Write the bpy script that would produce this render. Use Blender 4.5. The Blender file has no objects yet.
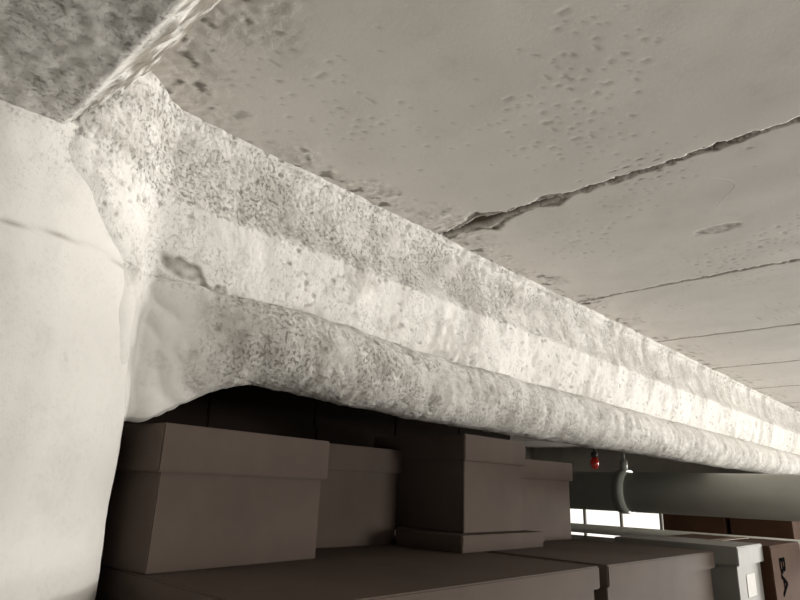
import bpy, bmesh, math, random
from mathutils import Vector, Matrix, noise
random.seed(3)
H0=1.9           # camera height above the floor
HC=0.70          # ceiling above camera
scene=bpy.context.scene
col=scene.collection
scene.view_settings.view_transform='Standard'

# ---------------------------------------------------------------- materials
def newmat(name):
    m=bpy.data.materials.new(name); m.use_nodes=True
    nt=m.node_tree; nt.nodes.clear()
    out=nt.nodes.new('ShaderNodeOutputMaterial'); b=nt.nodes.new('ShaderNodeBsdfPrincipled')
    nt.links.new(b.outputs[0],out.inputs[0])
    return m,nt,b
def noise_node(nt,scale,detail=4,rough=.6,vec=None):
    n=nt.nodes.new('ShaderNodeTexNoise'); n.inputs['Scale'].default_value=scale
    n.inputs['Detail'].default_value=detail; n.inputs['Roughness'].default_value=rough
    if vec: nt.links.new(vec,n.inputs['Vector'])
    return n
def ramp(nt,inp,p0,p1,c0=(0,0,0,1),c1=(1,1,1,1)):
    r=nt.nodes.new('ShaderNodeValToRGB'); r.color_ramp.elements[0].position=p0; r.color_ramp.elements[1].position=p1
    r.color_ramp.elements[0].color=c0; r.color_ramp.elements[1].color=c1
    nt.links.new(inp,r.inputs[0]); return r
def mix(nt,fac,a,b):
    m=nt.nodes.new('ShaderNodeMix'); m.data_type='RGBA'
    for s,v in ((m.inputs[0],fac),(m.inputs[6],a),(m.inputs[7],b)):
        if isinstance(v,(int,float)): s.default_value=v
        elif isinstance(v,tuple): s.default_value=v
        else: nt.links.new(v,s)
    return m.outputs[2]
def mth(nt,op,a,b):
    m=nt.nodes.new('ShaderNodeMath'); m.operation=op
    for s,v in ((m.inputs[0],a),(m.inputs[1],b)):
        if isinstance(v,(int,float)): s.default_value=v
        else: nt.links.new(v,s)
    return m.outputs[0]
def plaster(name,c,cdark,cdirt_shade,bump=.004,use_attr=True,fine=220,speck=.4,stain=.45):
    m,nt,b=newmat(name)
    tc=nt.nodes.new('ShaderNodeTexCoord'); v=tc.outputs['Object']
    n1=noise_node(nt,2.3,5,.6,v); n2=noise_node(nt,14,6,.7,v); n3=noise_node(nt,fine,5,.7,v); n4=noise_node(nt,130,5,.75,v)
    n5=noise_node(nt,11,4,.6,v)
    patch=ramp(nt,n5.outputs[0],.38,.58).outputs[0]
    colr=mix(nt,ramp(nt,n1.outputs[0],.35,.7).outputs[0],c,cdark)
    sp=ramp(nt,n2.outputs[0],.54,.78).outputs[0]
    colr=mix(nt,mth(nt,'MULTIPLY',sp,stain),colr,cdirt_shade)
    pit=ramp(nt,n4.outputs[0],.36,.48).outputs[0]    # 0 in pits
    if use_attr:
        ar=nt.nodes.new('ShaderNodeAttribute'); ar.attribute_name='rough'
        ad=nt.nodes.new('ShaderNodeAttribute'); ad.attribute_name='dirt_shade'
        inv=mth(nt,'MULTIPLY',mth(nt,'SUBTRACT',1.0,pit),mth(nt,'ADD',mth(nt,'MULTIPLY',patch,.65),.35))
        colr=mix(nt,mth(nt,'MULTIPLY',mth(nt,'MULTIPLY',inv,ar.outputs['Fac']),speck),colr,cdirt_shade)
        colr=mix(nt,ad.outputs['Fac'],colr,cdirt_shade)  # real dirt, plus painted shade on the beam groove and pipe underside
    h=mth(nt,'ADD',mth(nt,'MULTIPLY',n3.outputs[0],.6),mth(nt,'MULTIPLY',pit,.45))
    bp=nt.nodes.new('ShaderNodeBump'); bp.inputs['Distance'].default_value=bump
    nt.links.new(h,bp.inputs['Height'])
    if use_attr: nt.links.new(mth(nt,'ADD',mth(nt,'MULTIPLY',mth(nt,'MULTIPLY',ar.outputs['Fac'],mth(nt,'ADD',mth(nt,'MULTIPLY',patch,.5),.5)),.9),.08),bp.inputs['Strength'])
    else: bp.inputs['Strength'].default_value=.5
    nt.links.new(bp.outputs[0],b.inputs['Normal'])
    b.inputs['Specular IOR Level'].default_value=.2
    nt.links.new(colr,b.inputs['Base Color']); b.inputs['Roughness'].default_value=.85
    return m
M_beam=plaster('painted_plaster_beam',(.78,.76,.72,1),(.68,.66,.62,1),(.22,.195,.16,1),.006,speck=.66)
M_ceil=plaster('painted_concrete_ceiling',(.73,.695,.645,1),(.68,.645,.60,1),(.11,.09,.068,1),.0013,fine=140,speck=.05,stain=.12)
M_col=plaster('painted_column',(.77,.75,.71,1),(.72,.70,.66,1),(.24,.21,.17,1),.003,stain=.16)
M_wall=plaster('painted_wall',(.42,.40,.37,1),(.32,.30,.28,1),(.15,.12,.1,1),.003,False)
M_floor=plaster('concrete_floor',(.20,.19,.175,1),(.15,.14,.13,1),(.06,.05,.045,1),.003,False)
def card(name,c,rough=.65,var=.25,bump=.0006,scale=60,spec=.2):
    m,nt,b=newmat(name); tc=nt.nodes.new('ShaderNodeTexCoord')
    n=noise_node(nt,4,4,.6,tc.outputs['Object']); n2=noise_node(nt,scale*6,3,.6,tc.outputs['Object'])
    d=tuple(x*(1-var) for x in c)+(1,)
    nt.links.new(mix(nt,ramp(nt,n.outputs[0],.3,.7).outputs[0],c+(1,),d),b.inputs['Base Color'])
    bp=nt.nodes.new('ShaderNodeBump'); bp.inputs['Distance'].default_value=bump; bp.inputs['Strength'].default_value=.5
    nt.links.new(n2.outputs[0],bp.inputs['Height']); nt.links.new(bp.outputs[0],b.inputs['Normal'])
    b.inputs['Specular IOR Level'].default_value=spec
    b.inputs['Roughness'].default_value=rough; return m
M_box=card('grey_archival_board',(.094,.070,.057),.75,spec=.12)
M_boxshade=card('shaded_archival_board',(.024,.017,.013),.9,spec=.05)  # box board darkened: shade on the back stacks put into the colour
M_boxl=card('light_grey_board',(.22,.21,.19))
M_cart=card('brown_cardboard',(.085,.044,.026),.9,spec=.05)
M_tape=card('packing_tape',(.25,.17,.11),.4)
M_lab=card('paper_label',(.5,.48,.44))
M_pipe=card('grey_pipe_paint',(.44,.445,.395),.4,.15,spec=.5)
M_white=card('white_paint',(.78,.76,.71),.5,.1)
M_scr=card('scraped_paint',(.88,.86,.82),.7,.05)
M_steel=card('steel_shelf',(.05,.05,.05),.5)
M_ink=card('black_ink',(.006,.006,.006),1,spec=0)
M_frame=card('window_frame_paint',(.35,.33,.3))
M_red=card('red_glass',(.6,.03,.015),.2,spec=.5)
def emis(name,c,s):
    m,nt,b=newmat(name); b.inputs['Base Color'].default_value=c; b.inputs['Emission Color'].default_value=c
    b.inputs['Emission Strength'].default_value=s; return m
M_pane=emis('daylit_frosted_glass',(1,.96,.88,1),1.2)

# ---------------------------------------------------------------- helpers
def obj(name,bm,mats,smooth=False,parent=None,loc=None,rot=0):
    me=bpy.data.meshes.new(name); bm.to_mesh(me); bm.free()
    for m in (mats if isinstance(mats,list) else [mats]): me.materials.append(m)
    if smooth: me.polygons.foreach_set('use_smooth',[True]*len(me.polygons))
    o=bpy.data.objects.new(name,me); col.objects.link(o)
    if parent: o.parent=parent
    if loc: o.location=loc
    if rot: o.rotation_euler[2]=rot
    return o
def addbox(bm,x0,x1,y0,y1,z0,z1,mi=0,bev=0):
    r=bmesh.ops.create_cube(bm,size=1)
    vs=r['verts']
    for v in vs:
        v.co=Vector(((x0+x1)/2+v.co.x*(x1-x0),(y0+y1)/2+v.co.y*(y1-y0),(z0+z1)/2+v.co.z*(z1-z0)))
    fs=list({f for v in vs for f in v.link_faces})
    for f in fs: f.material_index=mi
    if bev:
        es=list({e for v in vs for e in v.link_edges})
        r=bmesh.ops.bevel(bm,geom=es,offset=bev,segments=2,affect='EDGES')
        for f in r['faces']: f.material_index=mi
def addcyl(bm,p0,p1,r,seg=32,mi=0,r2=None):
    p0=Vector(p0);p1=Vector(p1);d=p1-p0
    rr=bmesh.ops.create_cone(bm,cap_ends=True,segments=seg,radius1=r,radius2=r if r2 is None else r2,depth=d.length)
    q=d.to_track_quat('Z','Y').to_matrix().to_4x4(); M=Matrix.Translation((p0+p1)/2)@q
    for v in rr['verts']: v.co=M@v.co
    for f in {f for v in rr['verts'] for f in v.link_faces}: f.material_index=mi; f.smooth=len(f.verts)==4
def N(x,y,z,s): return noise.noise(Vector((x*s,y*s,z*s)))
def sst(a,b,x):
    t=min(1,max(0,(x-a)/(b-a))); return t*t*(3-2*t)
def smax(a,b,k):
    h=min(1,max(0,.5+.5*(b-a)/k)); return a*(1-h)+b*h+k*h*(1-h)
def grid(name,P,mat,attrs,flip=False):
    ny=len(P); nx=len(P[0])
    verts=[p for row in P for p in row]
    faces=[]
    for j in range(ny-1):
        for i in range(nx-1):
            a=j*nx+i; f=(a,a+1,a+nx+1,a+nx); faces.append(f[::-1] if flip else f)
    me=bpy.data.meshes.new(name); me.from_pydata(verts,[],faces); me.update()
    for k,vals in attrs.items():
        at=me.attributes.new(k,'FLOAT','POINT'); at.data.foreach_set('value',vals)
    me.polygons.foreach_set('use_smooth',[True]*len(me.polygons))
    me.materials.append(mat)
    o=bpy.data.objects.new(name,me); col.objects.link(o); return o

# ---------------------------------------------------------------- column
CX,CY,CR=-1.235,.172,.30
def colx(y):
    q=CR*CR-(y-CY)**2
    return CX+math.sqrt(q) if q>0 else -9
def cold(x,y,z): return .010*N(x,y,z,2.2)+.0035*N(x,y,z+5,9)
P=[];R=[];D=[]
zs=[i*.05 for i in range(24)]+[1.2+i*.006 for i in range(int(1.22/.006)+1)]
na=300
for z in zs:
    row=[]
    for i in range(na+1):
        a=2*math.pi*(i%na)/na; ca,sa=math.cos(a),math.sin(a)
        x,y=CX+CR*ca,CY+CR*sa
        zr=z-H0
        d=cold(x,y,zr)+.0008*N(x,y,z,40)
        d+=.005*max(0,N(x*1.5+3,y*1.5,z*.15,12))*(1-sst(.2,.4,zr))
        zring=.335+.012*N(x,y,0,5)
        ring=abs(zr-zring)
        dr=max(0,1-ring/.0034)*(.5+.6*N(x,y,z,30)); dr=max(0,dr)
        d+=.0012*sst(zring-.002,zring+.003,zr)-.0010*max(0,1-ring/.006)
        d+=.004*sst(.35,.5,zr)*N(x,y,z,16)
        # a fine vertical drying crack in the coat
        ac=-.12+.05*N(0,0,z,3)+.02*N(0,0,z,11); aa=math.atan2(sa,ca)
        dr=max(dr,.45*max(0,1-abs(aa-ac)/.006)*(1 if zr<.3 else 0)*max(0,.6+N(0,1,z,6)))
        row.append((x+ca*d,y+sa*d,z)); D.append(max(dr,.05*max(0,N(x,y,z*.6,8)+.2)))
        R.append(.22+.6*sst(.38,.5,zr+.08*N(x,y,z,12)))
    P.append(row)
grid('concrete_column',P,M_col,{'rough':R,'dirt_shade':D})

# ---------------------------------------------------------------- ledger beam with wrapped pipe
def cat(pts,n=8):
    out=[]
    for i in range(len(pts)-1):
        p0=Vector(pts[max(0,i-1)]);p1=Vector(pts[i]);p2=Vector(pts[i+1]);p3=Vector(pts[min(len(pts)-1,i+2)])
        for k in range(n):
            t=k/n
            out.append(.5*((2*p1)+(-p0+p2)*t+(2*p0-5*p1+4*p2-p3)*t*t+(-p0+3*p1-3*p2+p3)*t**3))
    out.append(Vector(pts[-1])); return out
up=cat([(-1.038,.712),(-1.040,.69),(-1.050,.675),(-1.053,.62),(-1.047,.56),(-1.034,.522),(-1.026,.502),(-1.029,.48),(-1.039,.43),(-1.053,.385),(-1.076,.343)])
arc=[Vector((-1.06+.088*math.cos(math.radians(a)),.255+.088*math.sin(math.radians(a)))) for a in range(100,-150,-3)]
back=[Vector(p) for p in [(-1.17,.235),(-1.3,.26),(-1.42,.3),(-1.42,.71)]]
prof=up+arc+back
cum=[0]
for a,b in zip(prof,prof[1:]): cum.append(cum[-1]+(b-a).length)
Lfine=cum[len(up)+len(arc)-1]
ts=[i*.0034 for i in range(int(Lfine/.0034)+1)]+cum[len(up)+len(arc):]
def samp(t):
    for i in range(len(cum)-1):
        if t<=cum[i+1]+1e-9:
            k=(t-cum[i])/(cum[i+1]-cum[i]); return prof[i].lerp(prof[i+1],k)
    return prof[-1]
base=[samp(t) for t in ts]
ys=[];y=.20
while y<8.9:
    ys.append(y); y+=max(.0032,.0043*y)
ys.append(8.95)
B=[]
tgroove=cum[len(up)-1]
for y in ys:
    k=1+.76*(1-sst(.45,.68,y))
    zoff=.018*(1-sst(.7,1.4,y))
    row=[]
    for t,p in zip(ts,base):
        x,z=p.x,p.y
        pz=sst(tgroove-.03,tgroove+.05,t)
        z+=zoff*pz
        if z<.3: z=.3-(.3-z)*k
        e=1-sst(.46,.74,y)
        if t<Lfine:
            x+=.034*e*math.exp(-((t-tgroove)/.05)**2)
            lo=1-sst(.28,.42,z)
            x-=.06*(1-lo)*(1-sst(.33,.42,y))
            x-=lo*.150*(max(0,min(1,(.70-y)/.30))**1.35)
            ye=.40-.165*sst(.28,.50,z)+.03*N(0,0,z,14)
            s=-.012+.020*sst(ye-.06,ye+.03,y)*sst(.10,.34,z)
            c=colx(y)+cold(colx(y),y,z)+s
            if c>-2: x=smax(x,c,.040)
        row.append(Vector((x,y,z)))
    B.append(row)
ny=len(B);nx=len(B[0])
P=[];R=[];D=[]
for j in range(ny):
    row=[]
    for i in range(nx):
        a=B[j][min(i+1,nx-1)]-B[j][max(i-1,0)]; b=B[min(j+1,ny-1)][i]-B[max(j-1,0)][i]
        n=a.cross(b)
        if n.length: n.normalize()
        p=B[j][i]; x,y,z=p; t=ts[i]
        drape=(1-sst(.50,.60,y+.15*(z-.25)+.05*N(x,y,z,12)))*(1-sst(.30,.38,z))
        rg=1-.88*drape
        band=1 if z>.505 else (.5 if t<tgroove else .9)
        clump=sst(-.25,.2,N(x,y,z+11,8))           # crust comes in patches
        d=.006*N(x,y,z,4)+.0040*rg*N(x,y,z+3,12)+.0022*rg*band*N(x,y,z,30)
        d+=(.0004+.0013*clump)*rg*band*N(x,y,z+7,78)+(.0006+.0016*clump)*rg*band*N(x,y,z+9,140)
        pm=N(x,y,z+1,9)
        pit=N(x,y*.8,z,74)+.45*pm
        if pit>.48: d-=.0018*rg*min(1,(pit-.48)*8)
        if t>tgroove: d+=.0014*rg*N(y*1.0,z*.25,x*.25,38)
        else: d+=.0014*rg*N(y,z*.18,x*.2,32)
        fold=drape*(1-sst(.54,.64,y))
        d+=.010*fold*N(x,y*.9+z*1.3,z*.3-y*.6,9)+.012*fold*abs(N(x,y*1.1+z*1.1,z*.5-y*.9,14))
        dd=0
        g=math.exp(-((t-tgroove)/.006)**2)*sst(.5,.62,y)*(.6+1.2*N(y,0,0,6)); dd=max(0,min(.8,g))  # shadow line of the groove painted in, broken up by noise
        ch=math.exp(-((y-.50)/.085)**2-((z-.385+.25*(y-.48)+.016*N(y,z,0,30))/.017)**2)+.22*N(x,y,z,30)
        if ch>.35: d-=.005*min(1,(ch-.35)*4); dd=max(dd,.55*min(1,(ch-.35)*4)*(1+.9*N(x,y,z,60)))
        st=N(x+4,y*1.4,z*.4,9)+.6*N(x,y*2,z,22)+.4*N(x,y,z,55)
        if st>.04: dd=max(dd,min(.50,(st-.04)*.95)*rg*(1 if z>.5 or t>tgroove else .75))
        if z>.5: dd=max(dd,.24*sst(.5,.53,z)*(1-sst(.64,.68,z))*(1+1.5*N(x,y,z,12)+.8*N(x,y,z,60)))  # darker mottled band between ridge and joint
        if t>tgroove+.06: dd=max(dd,.40*sst(tgroove+.06,tgroove+.16,t)*rg*(.5+.5*clump)*(1+1.0*N(y*1.2,z*.4,0,24)+.9*N(x,y,z,50)))  # shade towards the pipe bottom painted in, mottled like grime
        br=math.exp(-((y-.80)/.07)**2-((z-.36)/.03)**2)
        dd=max(dd,.3*br*(1+N(x,y,z,40)))
        if pit>.48: dd=max(dd,min(.6,(pit-.48)*4)*rg)
        if t<.010: dd=max(dd,.6*max(0,N(y,2,1,14)+.25))
        if t>Lfine-.12 : dd=max(dd,.45)  # shaded underside of the pipe painted an even dark
        p=p+n*d
        row.append((p.x,p.y,p.z+H0)); R.append(max(.05,rg*(1 if z>.5 else (.55 if t<tgroove else .95)))); D.append(max(0,min(.9,dd)))
    P.append(row)
beam=grid('ledger_beam',P,M_beam,{'rough':R,'dirt_shade':D})
if beam.data.polygons[nx*300+20].normal.x<0: beam.data.flip_normals()

# ---------------------------------------------------------------- cross beam at the column head
P=[];R=[];D=[]
prof2=[(-.6,.72),(-.6,.5)]+[(-.58+.02*i,.508) for i in range(14)]
yy=-.30
while yy<.212: prof2.append((yy,.508)); yy+=.006
for i in range(40):
    t=i/39; prof2.append((.214+(.338-.214)*t,.510+.203*t-.006*math.sin(math.pi*t)))
xs=[-5.4+i*.4 for i in range(10)]+[-1.6+i*.005 for i in range(340)]+[.2+i*.3 for i in range(11)]
xs=[x for x in xs if x<=3.4]+[3.45]
for x in xs:
    row=[]
    for (y,z) in prof2:
        d=.004*N(x,y,z,4)+.0020*N(x,y,z,14)+.0014*N(x,y,z,42)+.0014*N(x,y,z,85)+.0009*N(x,y,z,150)
        ch=sst(.21,.24,y)
        row.append((x,y+d*.6*ch-.005*ch*N(x,y*.9,z*.9,45),z-d-.005*ch*N(x,y*.9,z*.9+3,38)+H0)); R.append(.8)
        D.append(max(0,min(.9,(N(x,y*.8,z*.8,24)+.6*N(x,y,z,60)+.48)*1.8))*ch+max(0,N(x,y,z,34)-.45)*.6)  # chamfer dirt patches, deepened to offset the window light on it
    P.append(row)
cb=grid('cross_beam',P,M_beam,{'rough':R,'dirt_shade':D})

# ---------------------------------------------------------------- ceiling with board joints
cr=[1.235,2.045,2.84,3.62,4.42,5.22,6.0,6.8,7.6]
def arange(a,b,s):
    o=[];x=a
    while x<b-1e-6: o.append(x); x+=s
    return o
xs=arange(-5.5,-1.15,.3)+arange(-1.12,.12,.0052)+arange(.15,3.5,.25)+[3.5]
ys=set(round(v,4) for v in arange(-2,.2,.2)+arange(.2,2.4,.0065)+arange(2.4,9,.03)+[9])
ys={v for v in ys if all(abs(v-c)>(.06 if c<2.5 else .03) for c in cr)}
for c in cr:
    w=.06 if c<2.5 else .03
    for v in arange(c-w,c+w,.0024 if c<2.5 else .003): ys.add(round(v,4))
ys=sorted(ys)
P=[];R=[];D=[]
for y in ys:
    row=[]
    ci=min(range(len(cr)),key=lambda k:abs(cr[k]-y))
    for x in xs:
        d=.004*N(x,y,0,1.7)+.0010*N(x,y,0,9); dirt_shade=0; rg=.15
        if -1.2<x<.2:
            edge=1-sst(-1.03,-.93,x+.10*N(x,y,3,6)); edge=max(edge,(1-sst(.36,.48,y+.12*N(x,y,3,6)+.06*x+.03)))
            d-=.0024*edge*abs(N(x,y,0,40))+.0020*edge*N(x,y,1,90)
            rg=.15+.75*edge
            dirt_shade=max(0,.36*edge*(N(x,y,8,14)+.1)); dirt_shade=max(dirt_shade,.8*sst(.3,.5,N(x,y,2,30)+.3*N(x,y,2,80))*edge)
            p=N(x,y,4,80)+.40*N(x,y,9,3)
            if p>.62: d+=.0009; dirt_shade=max(dirt_shade,.28)
            q=((x+.42)/.05)**2+((y-1.665)/.028)**2+1.4*N(x,y,0,40)
            if q<1: d+=.001*(1+N(x,y,0,90)); dirt_shade=max(dirt_shade,.35+.6*N(x,y,0,60)); rg=1
        yc=cr[ci]+.010*N(x,cr[ci],0,3.5)+.007*N(x,cr[ci],0,22)+.004*N(x,3,ci,60)
        w=.0042+.0025*N(x,ci*3.1,0,12)+.002*N(x,ci*3.1,4,45)+.0014*min(ci,4)
        wsp=0
        if ci==0:
            near=1-sst(-.85,-.35,x)
            w+=.0060*near+.016*math.exp(-((x+.885)/.035)**2)+.007*max(0,N(x,1,1,26))
            wsp=.024*max(0,N(x,7,1,14)+.15)*(.5+near)+.020*math.exp(-((x+.86)/.06)**2)
        e=abs(y-yc)+(.006*N(x,y,0,45)+.005*N(x,y,0,110))*(ci<2)
        if e<w*1.5:
            k=1-sst(w*.7,w*1.5,e); d+=.018*k
            dirt_shade=max(dirt_shade,k)
        elif e<w*1.5+wsp:
            d+=.0025+.003*N(x,y,0,60); dirt_shade=max(dirt_shade,.6+.6*N(x,y,0,50)); rg=1
        row.append((x,y,H0+HC+d)); R.append(rg); D.append(max(0,min(1,dirt_shade)))
    P.append(row)
ceil=grid('ceiling',P,M_ceil,{'rough':R,'dirt_shade':D})
if ceil.data.polygons[100].normal.z>0: ceil.data.flip_normals()
# faint pale scratch: a ribbon of scraped paint lying on the slab
bm=bmesh.new(); prev=None
for i in range(50):
    t=i/49; x=-.345+.035*math.sin(t*4.2); y=1.36+.16*t; w=.0014
    z=H0+HC+.004*N(x,y,0,1.7)+.0010*N(x,y,0,9)-.0003
    a=bm.verts.new((x-w,y,z)); b=bm.verts.new((x+w,y,z))
    if prev: bm.faces.new((prev[0],a,b,prev[1]))
    prev=(a,b)
obj('paint_scratch',bm,M_scr)

# ---------------------------------------------------------------- room shell
bm=bmesh.new(); addbox(bm,-5.6,3.6,-2.1,9.1,-.1,0); obj('floor',bm,M_floor)
bm=bmesh.new(); addbox(bm,-5.6,-5.5,-2.1,9.1,0,2.75); obj('wall_left',bm,M_wall)
bm=bmesh.new(); addbox(bm,3.5,3.6,-2.1,9.1,0,2.75); obj('wall_right',bm,M_wall)
bm=bmesh.new(); addbox(bm,-5.5,3.5,-2.1,-2.0,0,2.75); obj('wall_back',bm,M_wall)
wins=[(-5.2,-2.9,1.25,2.2),(-2.3,-.9,1.25,2.2),(.0,3.0,1.0,2.45)]
bm=bmesh.new()
xe=-5.5
for (a,b,z0,z1) in wins:
    addbox(bm,xe,a,9,9.1,0,2.75); addbox(bm,a,b,9,9.1,0,z0); addbox(bm,a,b,9,9.1,z1,2.75); xe=b
addbox(bm,xe,3.5,9,9.1,0,2.75); obj('wall_far',bm,M_wall)
for i,(a,b,z0,z1) in enumerate(wins):
    bm=bmesh.new(); f=.05
    addbox(bm,a,b,9.05,9.06,z0,z1,1)
    for (x0,x1,q0,q1) in [(a,a+f,z0,z1),(b-f,b,z0,z1),(a,b,z0,z0+f),(a,b,z1-f,z1),(a,b,(z0+z1)/2-.015,(z0+z1)/2+.015)]+[(a+(b-a)*k/4-.015,a+(b-a)*k/4+.015,z0,z1) for k in (1,2,3)]:
        addbox(bm,x0,x1,9.0,9.05,q0,q1,0)
    obj('window_%d'%(i+1),bm,[M_frame,M_pane])

# ---------------------------------------------------------------- boxes
def lidbox(name,corner,w,dp,zb,h,lid=.075,rot=0,mat=None,over=.011):
    """corner = front-left corner; local +Y along the front, -X is depth"""
    mat=mat or M_box
    bm=bmesh.new()
    addbox(bm,-dp+over,-over,over,w-over,0,h-lid+.01,0,.002)
    addbox(bm,-dp,0,0,w,h-lid,h,0,.003)
    return obj(name,bm,mat,False,None,(corner[0],corner[1],zb+H0),rot)
ZL=-.162
lidbox('archive_box',(-1.09,.517),.44,.33,ZL,.26,.088,math.radians(6))
lidbox('archive_box',(-1.31,.985),.41,.33,ZL,.270,.07)
lidbox('archive_box',(-1.09,1.42),.325,.38,ZL+.045,.272,.075)
lidbox('archive_box',(-1.175,1.83),.36,.36,ZL,.272,.065,math.radians(-2))
lidbox('flat_archive_box',(-1.05,1.36),.42,.25,ZL,.044,.03,0,M_box,.004)
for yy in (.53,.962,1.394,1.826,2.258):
    lidbox('archive_box',(-1.74,yy),.43,.32,ZL,.36,.08,0,M_boxshade,.002)
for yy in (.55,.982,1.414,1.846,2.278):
    lidbox('archive_box',(-1.78,yy),.43,.28,ZL+.361,.26,.08,0,M_boxshade,.002)  # added upper tier, blocks the bright gap under the beam
SB=-.44
lidbox('archive_carton',(-.72,.52),.945,1.05,SB,ZL-SB-.001,.05,0,M_box)
lidbox('archive_carton',(-.715,1.50),.74,.85,SB,ZL-SB-.001,.05,math.radians(-1),M_box)
lb=lidbox('storage_box',(-.65,2.31),.30,.42,SB,.292,.06,0,M_boxl)
bm=bmesh.new(); addbox(bm,-.0105,-.0095,.10,.2,.13,.2); obj('label',bm,M_lab,parent=lb)
bm=bmesh.new(); addbox(bm,-.42,0,0,.46,0,.28,0,.003)
addbox(bm,-.418,-.212,.002,.458,.280,.284,0,.001); addbox(bm,-.208,-.002,.002,.458,.280,.284,0,.001)
addbox(bm,-.235,-.185,-.001,.461,.2845,.2852,1)
ct=obj('cardboard_carton',bm,[M_cart,M_tape],False,None,(-.63,2.63,SB+H0))
cu=bpy.data.curves.new('lettering','FONT'); cu.body='BA'; cu.size=.11; cu.extrude=.0004; cu.offset=.0022; cu.materials.append(M_ink)
to=bpy.data.objects.new('lettering',cu); col.objects.link(to); to.parent=ct
to.matrix_local=Matrix(((0,0,1,.0012),(0,1,0,.10),(-1,0,0,.245),(0,0,0,1)))
bm=bmesh.new()
for zt in (SB,-1.1,-1.7):
    addbox(bm,-2.12,-.68,.44,3.16,zt-.035+H0,zt+H0-.001,0,.002)
for x in (-2.14,-.70):
    for y in (.42,1.8,3.14):
        addbox(bm,x,x+.04,y,y+.04,0,SB+.0+H0-.002)
obj('steel_shelving',bm,M_steel)

# ---------------------------------------------------------------- far services
bm=bmesh.new(); Zp=.02+H0
addcyl(bm,(-5.48,3.4,Zp),(3.48,3.4,Zp),.105,48)
for xc in (-1.49,.6,-4):
    addcyl(bm,(xc-.03,3.4,Zp),(xc+.03,3.4,Zp),.116,48)
    addcyl(bm,(xc,3.4,Zp+.11),(xc,3.4,H0+HC-.006),.008,12)
    addcyl(bm,(xc,3.4,Zp+.115),(xc,3.4,Zp+.17),.02,16)
obj('service_pipe',bm,M_pipe)
bm=bmesh.new(); addcyl(bm,(-5.48,3.62,H0-.20),(3.48,3.62,H0-.20),.026,24)
for xc in (-1.5,1): addcyl(bm,(xc,3.62,0),(xc,3.62,H0-.2),.015,12)
obj('white_conduit',bm,M_white)
bm=bmesh.new(); lx,ly,lz=-1.80,3.68,H0+.19
addcyl(bm,(lx,ly,lz+.06),(lx,ly,H0+HC+.01),.005,10,1)
addcyl(bm,(lx,ly,lz+.035),(lx,ly,lz+.065),.02,20,1)
r=bmesh.ops.create_uvsphere(bm,u_segments=20,v_segments=12,radius=.026)
for v in r['verts']: v.co=Vector((lx+v.co.x,ly+v.co.y,lz+v.co.z*1.5))
obj('red_signal_lamp',bm,[M_red,M_steel],True)
bm=bmesh.new(); addbox(bm,-2.6,-.6,5.0,5.9,H0-.52,H0-.48)
for x in (-2.55,-.7):
    for y in (5.05,5.8): addbox(bm,x,x+.05,y,y+.05,0,H0-.52)
obj('work_table',bm,M_steel)
for (x,y,w,d,h) in [(-1.95,5.1,.45,.4,.38),(-1.47,5.12,.40,.4,.36)]:
    bm=bmesh.new(); addbox(bm,x,x+w,y,y+d,0,h,0,.004); addbox(bm,x+.001,x+w-.001,y+.001,y+d/2-.002,h,h+.004); addbox(bm,x+.001,x+w-.001,y+d/2+.002,y+d-.001,h,h+.004)
    o=obj('cardboard_carton',bm,M_cart); o.location.z=H0-.48

# ---------------------------------------------------------------- lights
def area(name,loc,target,sx,sy,p,c,spread=180):
    l=bpy.data.lights.new(name,'AREA'); l.shape='RECTANGLE'; l.size=sx; l.size_y=sy; l.energy=p; l.color=c; l.spread=math.radians(spread)
    o=bpy.data.objects.new(name,l); col.objects.link(o); o.location=loc
    o.rotation_euler=(Vector(target)-Vector(loc)).to_track_quat('-Z','Y').to_euler(); return o
area('window_daylight',(1.3,8.9,1.8),(-.8,.5,2.2),2.4,1.0,165,(1,.975,.925),72)
area('side_fill',(3.3,3.0,1.95),(-.8,1.2,2.5),1.4,.8,90,(1,.97,.92),150)  # added side fill to balance beam against column; no window here
area('back_fill',(2.0,-1.9,1.1),(-.6,.3,2.5),1.2,1.4,15,(1,.98,.94),140)  # added fill behind the camera for cross beam and column; no doorway here
w=bpy.data.worlds.new('World'); scene.world=w; w.use_nodes=True
w.node_tree.nodes['Background'].inputs[0].default_value=(.6,.7,.9,1); w.node_tree.nodes['Background'].inputs[1].default_value=.5

# ---------------------------------------------------------------- camera
Yv=Vector((600,-210,-600)).normalized(); Xv=Vector((650,162,600))
Xv=(Xv-Yv*Xv.dot(Yv)).normalized(); Zv=Xv.cross(Yv)
Mx=Matrix((Xv,Yv,Zv))
cam=bpy.data.cameras.new('camera'); cam.lens=27; cam.sensor_width=36; cam.clip_start=.02
co=bpy.data.objects.new('camera',cam); col.objects.link(co)
co.matrix_world=Matrix.Translation((0,0,H0))@Mx.to_4x4()
scene.camera=co
